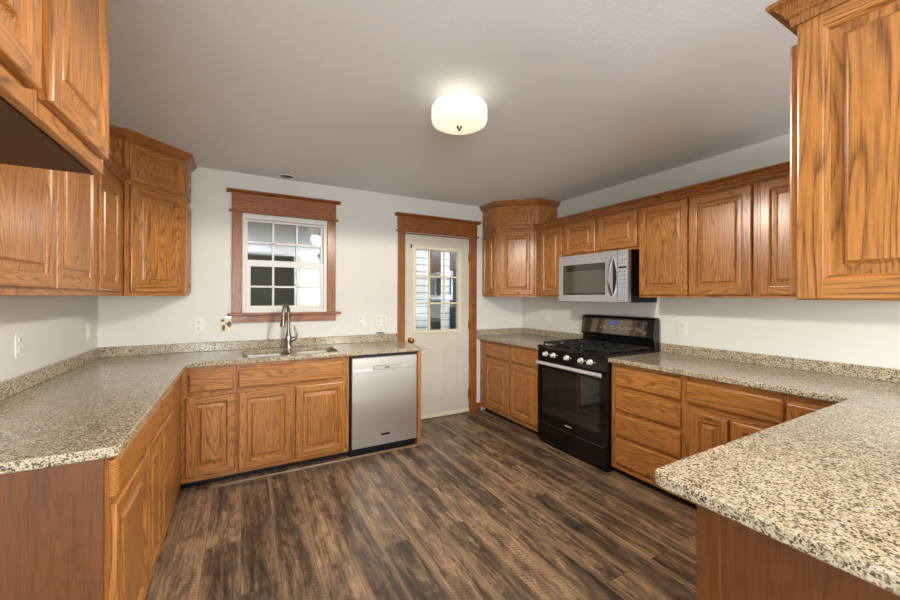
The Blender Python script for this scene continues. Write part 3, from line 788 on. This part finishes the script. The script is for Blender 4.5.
tag(MB().tube([(1.236, YB - 0.012, SPL + 0.012), (1.262, YB - 0.012, SPL + 0.016), (1.30, YB - 0.012, SPL + 0.014), (1.335, YB - 0.013, SPL + 0.006)], [0.004, 0.0075, 0.0075, 0.004], 8)
    .build('wood_shim', 'paper', smooth=50), 'small dark sliver lying on the backsplash below the double switch plate', 'shim')

# ------------------------------------------------------------------ dishwasher
dw = thing('dishwasher', (0.818, 3.200, 0), 0, 'stainless steel dishwasher under the counter beside the door', 'dishwasher')
MB().box(0.0, 0.614, 0.030, 0.60, 0.08, 0.872).build('tub_housing', 'black', dw)
MB().box(0.006, 0.610, 0.055, 0.075, 0.0, 0.08).build('toe_panel', 'black', dw)
DZ0, DZt = 0.078, 0.852
dm = MB().box(0.008, 0.606, 0, 0.030, DZ0, 0.742).box(0.008, 0.606, 0, 0.030, 0.788, DZt).box(0.008, 0.030, 0, 0.030, 0.742, 0.788).box(0.588, 0.606, 0, 0.030, 0.742, 0.788)
dd = dm.build('door_panel', 'steel', dw)
hp = MB().box(0.030, 0.588, 0.018, 0.030, 0.742, 0.788).build('pocket', 'steel', dd)
MB().prism([(-0.004, 0.744), (-0.006, 0.772), (0.010, 0.778), (0.018, 0.744)], 0.195, 0.440, axis='x').build('handle', 'handle_steel', dd, bevel=0.002)
MB().box(0.442, 0.586, 0.006, 0.018, 0.746, 0.784).build('console_plate', 'handle_steel', dd)
MB().box(0.292, 0.338, -0.0072, -0.005, 0.756, 0.766).build('display', 'black', dd)
MB().box(0.265, 0.346, -0.0015, 0.001, 0.158, 0.176).build('badge', 'black', dd)

# ------------------------------------------------------------------ range
rg = thing('gas_range', (2.530, 2.758, 0), -pi / 2, 'black gas range with steel door handle between the right counters', 'range')
RWd = 0.782
MB().box(0.004, RWd - 0.004, 0.0, 0.640, 0.030, 0.900).build('body', 'black_gloss', rg, bevel=0.004)
for x in (0.05, RWd - 0.05):
    for y in (0.08, 0.58): MB().tube([(x, y, 0), (x, y, 0.035)], 0.018, 10).build('foot', 'black', rg)
ck = MB().prism([(-0.028, 0.900), (-0.034, 0.908), (-0.030, 0.924), (-0.014, 0.931), (0.57, 0.931), (0.57, 0.900)], 0.0, RWd, axis='x').build('cooktop', 'black_gloss', rg, bevel=0.003)
pan = MB().prism([(-0.030, 0.795), (-0.020, 0.900), (0.0, 0.900), (0.0, 0.795)], 0.002, RWd - 0.002, axis='x').build('control_panel', 'black_gloss', rg, bevel=0.002)
for x in (0.112, 0.210, 0.373, 0.530, 0.624):
    k = MB().lathe([(0.024, 0), (0.024, 0.006), (0.019, 0.010), (0.017, 0.030), (0.013, 0.034)], (x, -0.025, 0.853), 20, axis='y').build('knob', 'knob', rg, smooth=40)
    MB().box(x - 0.003, x + 0.003, -0.066, -0.050, 0.838, 0.869).build('grip', 'knob', k, bevel=0.001)
    MB().box(x + 0.030, x + 0.046, -0.0262, -0.0235, 0.853, 0.859).build('dial_mark', 'marks', rg)
dr = MB()
dr.box(0.004, 0.062, -0.030, 0, 0.205, 0.790).box(0.714, RWd - 0.004, -0.030, 0, 0.205, 0.790).box(0.062, 0.714, -0.030, 0, 0.205, 0.300).box(0.062, 0.714, -0.030, 0, 0.725, 0.790)
ovd = dr.build('oven_door', 'black_gloss', rg, bevel=0.003)
MB().box(0.062, 0.714, -0.026, -0.018, 0.300, 0.725).build('oven_window', 'dark_glass', ovd)
rk = MB()
for z, x0, x1 in ((0.505, 0.13, 0.69), (0.440, 0.20, 0.69)):
    rk.tube([(x0, -0.0275, z + (0.045 if z > .5 else 0.0)), (x0 + 0.02, -0.0275, z), (x1, -0.0275, z)], 0.0024, 6)
for x in (0.36, 0.52): rk.tube([(x, -0.0275, 0.44), (x, -0.0275, 0.425), (x + 0.02, -0.0275, 0.425)], 0.0022, 6)
rk.build('rack', 'chrome', ovd)
hd = MB().prism([(-0.060, 0.752), (-0.074, 0.757), (-0.077, 0.768), (-0.074, 0.781), (-0.060, 0.786)], 0.022, 0.762, axis='x').box(0.045, 0.075, -0.062, -0.028, 0.758, 0.780).box(0.69, 0.72, -0.062, -0.028, 0.758, 0.780)
hd.build('handle', 'handle_steel', ovd, bevel=0.002)
MB().box(0.350, 0.425, -0.0315, -0.0295, 0.248, 0.259).build('badge', 'marks', ovd)
MB().box(0.004, RWd - 0.004, -0.028, 0, 0.030, 0.195).build('storage_drawer', 'black_gloss', rg, bevel=0.004)
MB().box(0.02, RWd - 0.02, -0.029, 0.0, 0.196, 0.202).build('drawer_gap_trim', 'nickel', rg)
bk = MB().prism([(0.590, 0.931), (0.585, 1.015), (0.562, 1.028), (0.588, 1.186), (0.598, 1.203), (0.620, 1.210), (0.650, 1.206), (0.660, 1.19), (0.660, 0.905), (0.570, 0.905)], 0.0, RWd, axis='x').build('backguard', 'black_gloss', rg, bevel=0.004)
t0, t1 = 1.040, 1.172
fy = lambda z: 0.562 + (z - 1.028) * 0.026 / 0.158
MB().add([(0.006, fy(t0) - .003, t0), (0.720, fy(t0) - .003, t0), (0.720, fy(t1) - .003, t1), (0.006, fy(t1) - .003, t1),
          (0.006, fy(t0) + .002, t0), (0.720, fy(t0) + .002, t0), (0.720, fy(t1) + .002, t1), (0.006, fy(t1) + .002, t1)],
         [(0, 1, 2, 3), (7, 6, 5, 4), (0, 4, 5, 1), (1, 5, 6, 2), (2, 6, 7, 3), (3, 7, 4, 0)]).build('control_glass', 'mirror_glass', bk)
def on_guard(x0, x1, z0, z1, mat, name):
    MB().add([(x0, fy(z0) - .004, z0), (x1, fy(z0) - .004, z0), (x1, fy(z1) - .004, z1), (x0, fy(z1) - .004, z1)], [(0, 1, 2, 3)]).build(name, mat, bk)
on_guard(0.335, 0.410, 1.130, 1.158, 'blue', 'clock')
mk = MB()
for k in range(14):
    x = 0.235 + k * 0.026
    if 0.30 < x < 0.33: continue
    for z in (1.088, 1.104):
        if (k * 7 + int(z * 1000)) % 3: mk.add([(x, fy(z) - .004, z), (x + .012, fy(z) - .004, z), (x + .012, fy(z + .005) - .004, z + .005), (x, fy(z + .005) - .004, z + .005)], [(0, 1, 2, 3)])
mk.build('touch_keys', 'marks', bk)
# cast iron grates and burners
for k in range(3):
    x0 = 0.025 + k * 0.247; x1 = x0 + 0.238
    m = MB(); z0, z1 = 0.945, 0.960; b = 0.010
    m.box(x0, x1, 0.02, 0.02 + b, z0, z1).box(x0, x1, 0.535, 0.535 + b, z0, z1).box(x0, x0 + b, 0.03, 0.535, z0, z1).box(x1 - b, x1, 0.03, 0.535, z0, z1)
    m.box(x0 + b, x1 - b, 0.277, 0.287, z0, z1)
    xm = (x0 + x1) / 2
    for yc in ((0.15, 0.41) if k != 1 else (0.15, 0.41)):
        m.box(xm - 0.005, xm + 0.005, yc - 0.12, yc - 0.025, z0, z1).box(xm - 0.005, xm + 0.005, yc + 0.025, yc + 0.12, z0, z1)
        m.box(x0 + b, xm - 0.025, yc - 0.005, yc + 0.005, z0, z1).box(xm + 0.025, x1 - b, yc - 0.005, yc + 0.005, z0, z1)
    for fx in (x0 + 0.006, x1 - 0.006):
        for fyv in (0.026, 0.54): m.box(fx - 0.006, fx + 0.006, fyv - 0.006, fyv + 0.006, 0.9312, z0)
    m.build('grate', 'iron', rg, bevel=0.002)
    for yc in (0.15, 0.41):
        if k == 1 and yc == 0.41: continue
        MB().lathe([(0.046, 0.9312), (0.044, 0.936), (0.034, 0.937), (0.034, 0.943), (0.010, 0.9438)], (xm, yc if k != 1 else 0.28, 0), 24).build('burner', 'iron', rg, smooth=40)

# ------------------------------------------------------------------ microwave
mw = thing('microwave_oven', (2.802, 2.783, 1.346), -pi / 2, 'stainless steel over-the-range microwave below the short oak cabinet', 'microwave')
MH = 0.442
MB().box(0.004, 0.774, 0.040, 0.404, 0.006, MH).build('case', 'black', mw, bevel=0.003)
MB().box(0.010, 0.768, 0.030, 0.400, -0.004, 0.006).build('vent_tray', 'black', mw)
fx = MB().box(0.0, 0.055, 0, 0.04, 0, MH).box(0.552, 0.672, 0, 0.04, 0, MH).box(0.055, 0.552, 0, 0.04, 0, 0.062).box(0.055, 0.552, 0, 0.04, 0.352, MH)
md = fx.build('door', 'mw_steel', mw)
MB().box(0.055, 0.552, 0.004, 0.02, 0.062, 0.352).build('window_border', 'mw_glass_edge', md)
MB().box(0.080, 0.548, 0.0025, 0.006, 0.082, 0.288).build('window_mesh', 'mw_glass', md)
hz = [(0.622, -0.006, 0.055)] + [(0.622, -0.006 - 0.050 * sin(pi * t), 0.055 + 0.325 * t) for t in [k / 12 for k in range(1, 12)]] + [(0.622, -0.006, 0.380)]
mh = MB()
for i in range(len(hz) - 1):
    (x, ya, za), (_, yb, zb) = hz[i], hz[i + 1]
    w0 = 0.013
    mh.add([(x - w0, ya, za), (x + w0, ya, za), (x + w0, yb, zb), (x - w0, yb, zb), (x - w0, ya + .010, za), (x + w0, ya + .010, za), (x + w0, yb + .010, zb), (x - w0, yb + .010, zb)],
           [(0, 1, 2, 3), (7, 6, 5, 4), (1, 5, 6, 2), (3, 7, 4, 0), (0, 4, 5, 1), (2, 6, 7, 3)])
mho = mh.build('handle', 'steel_light', md, smooth=60)
MB().prism([(0.633, 0.062)] + [(0.637 + 0.030 * sin(pi * t / 10), 0.062 + 0.031 * t) for t in range(0, 11)] + [(0.633, 0.372)], -0.003, 0.001, axis='y').build('handle_recess', 'black', md)
pn = MB().box(0.677, 0.776, 0, 0.04, 0, MH).build('control_panel', 'mw_steel', mw)
MB().box(0.682, 0.768, -0.0008, 0.001, 0.070, 0.385).build('key_overlay', 'mw_panel', pn)
km = MB(); rr = random.Random(3)
for r_ in range(9):
    for c_ in range(3):
        x = 0.690 + c_ * 0.026; z = 0.085 + r_ * 0.034
        wv, hv = rr.uniform(0.006, 0.013), rr.uniform(0.004, 0.008)
        km.box(x, x + wv, -0.0018, 0.0, z, z + hv)
km.build('keypad', 'keymarks', pn)
MB().box(0.688, 0.764, -0.0022, 0, 0.286, 0.302).build('clock_display', 'black', pn)
MB().box(0.250, 0.312, -0.0015, 0, 0.392, 0.402).build('badge', 'plate', md)

# ------------------------------------------------------------------ outlets and switches (local: front faces -y, origin on the wall)
def plate(loc, rz, label, kind='outlet', w_=0.074, gangs=1):
    r = thing('wall_outlet' if kind == 'outlet' else 'light_switch', loc, rz, label, 'outlet' if kind == 'outlet' else 'switch', 'white wall outlets' if kind == 'outlet' else 'white rocker switches')
    W_ = w_ if gangs == 1 else 0.128
    MB().box(-W_ / 2, W_ / 2, -0.006, 0, -0.060, 0.060).build('cover_plate', 'plate', r, bevel=0.003)
    for gi in range(gangs):
        cx = 0 if gangs == 1 else (-0.030 + 0.060 * gi)
        if kind == 'outlet':
            for z in (-0.026, 0.026):
                s_ = MB().lathe([(0.017, 0.0055), (0.017, 0.0085), (0.015, 0.009)], (cx, 0, z), 20, axis='y').build('socket', 'plate', r, smooth=40)
                MB().box(cx - 0.008, cx - 0.005, -0.0094, -0.0088, z - 0.002, z + 0.009).box(cx + 0.005, cx + 0.008, -0.0094, -0.0088, z - 0.002, z + 0.009).box(cx - 0.0025, cx + 0.0025, -0.0094, -0.0088, z - 0.011, z - 0.006).build('slots', 'slot', s_)
        else:
            MB().prism([(-0.0055, -0.033), (-0.0085, -0.033), (-0.0105, 0.033), (-0.0055, 0.033)], cx - 0.017, cx + 0.017, axis='x').build('rocker', 'plate', r, bevel=0.001)
    return r
plate((XL, 2.664, 1.140), pi / 2, 'white wall outlet above the left counter, nearest the camera')
plate((XL, 3.632, 1.132), pi / 2, 'white rocker switch on the left wall close to the back corner', 'switch')
plate((-0.320, YB, 1.140), 0, 'white wall outlet left of the window on the back wall')
plate((1.074, YB, 1.134), 0, 'white wall outlet between the window and the double plate')
plate((1.294, YB, 1.134), 0, 'white double plate of outlets beside the door casing', 'outlet', gangs=2)
plate((XR, 3.770, 1.140), -pi / 2, 'white wall outlet in the back right corner above the counter')
plate((XR, 3.340, 1.132), -pi / 2, 'white rocker switch on the right wall left of the range', 'switch')
plate((XR, 1.790, 1.130), -pi / 2, 'white wall outlet right of the range')
lp = thing('switch_plate', (-0.118, YB, 1.138), 0, 'cream plate painted with brown and green leaves under the window casing', 'switch plate')
MB().box(-0.044, 0.042, -0.007, 0, -0.066, 0.056).build('cover_plate', 'cream', lp, bevel=0.003)
MB().box(-0.012, 0.040, -0.014, -0.004, 0.052, 0.074).build('metal_tab', 'steel', lp, bevel=0.002)
def leaf(cx, cz, a, b, mat):
    MB().lathe([(0.001, 0.0), (1.0, 0.0), (0.8, 0.0015), (0.2, 0.002)], (0, 0, 0), 14, axis='y').build('leaf_motif', mat, lp, loc=(cx, -0.0065, cz)).scale = (a, 1, b)
leaf(-0.026, 0.036, 0.015, 0.013, 'leaf_brown'); leaf(-0.020, -0.028, 0.014, 0.030, 'leaf_brown'); leaf(0.022, 0.002, 0.019, 0.028, 'leaf_green'); leaf(-0.002, 0.006, 0.007, 0.008, 'leaf_green')

# ------------------------------------------------------------------ ceiling things
cl = thing('ceiling_light', (1.04, 1.775, CE), 0, 'round frosted glass ceiling light glowing in the middle of the ceiling', 'light')
MB().lathe([(0.062, 0.0), (0.062, -0.012), (0.03, -0.03), (0.012, -0.045), (0.012, -0.080)], (0, 0, 0), 32).build('canopy', 'plate', cl, smooth=50)
MB().lathe([(0.020, -0.054), (0.128, -0.054), (0.144, -0.060), (0.153, -0.076), (0.153, -0.132), (0.148, -0.148), (0.130, -0.158), (0.080, -0.166), (0.010, -0.168)], (0, 0, 0), 48).build('glass_shade', 'lamp', cl, smooth=60)
MB().lathe([(0.004, -0.166), (0.016, -0.168), (0.016, -0.174), (0.009, -0.182), (0.007, -0.190), (0.002, -0.194)], (0, 0, 0), 20).build('finial', 'nickel', cl, smooth=50)
vt = thing('ceiling_vent', (0.356, 3.735, CE), 0, 'small round metal vent ring on the ceiling above the window', 'vent')
MB().lathe([(0.070, 0.0), (0.078, -0.001), (0.074, -0.009), (0.062, -0.010), (0.060, -0.001)], (0, 0, 0), 32).build('rim', 'ceiling', vt, smooth=40)
MB().lathe([(0.058, -0.0005), (0.052, -0.004), (0.020, -0.006), (0.004, -0.006)], (0, 0, 0), 32).build('grille', 'bronze', vt, smooth=40)
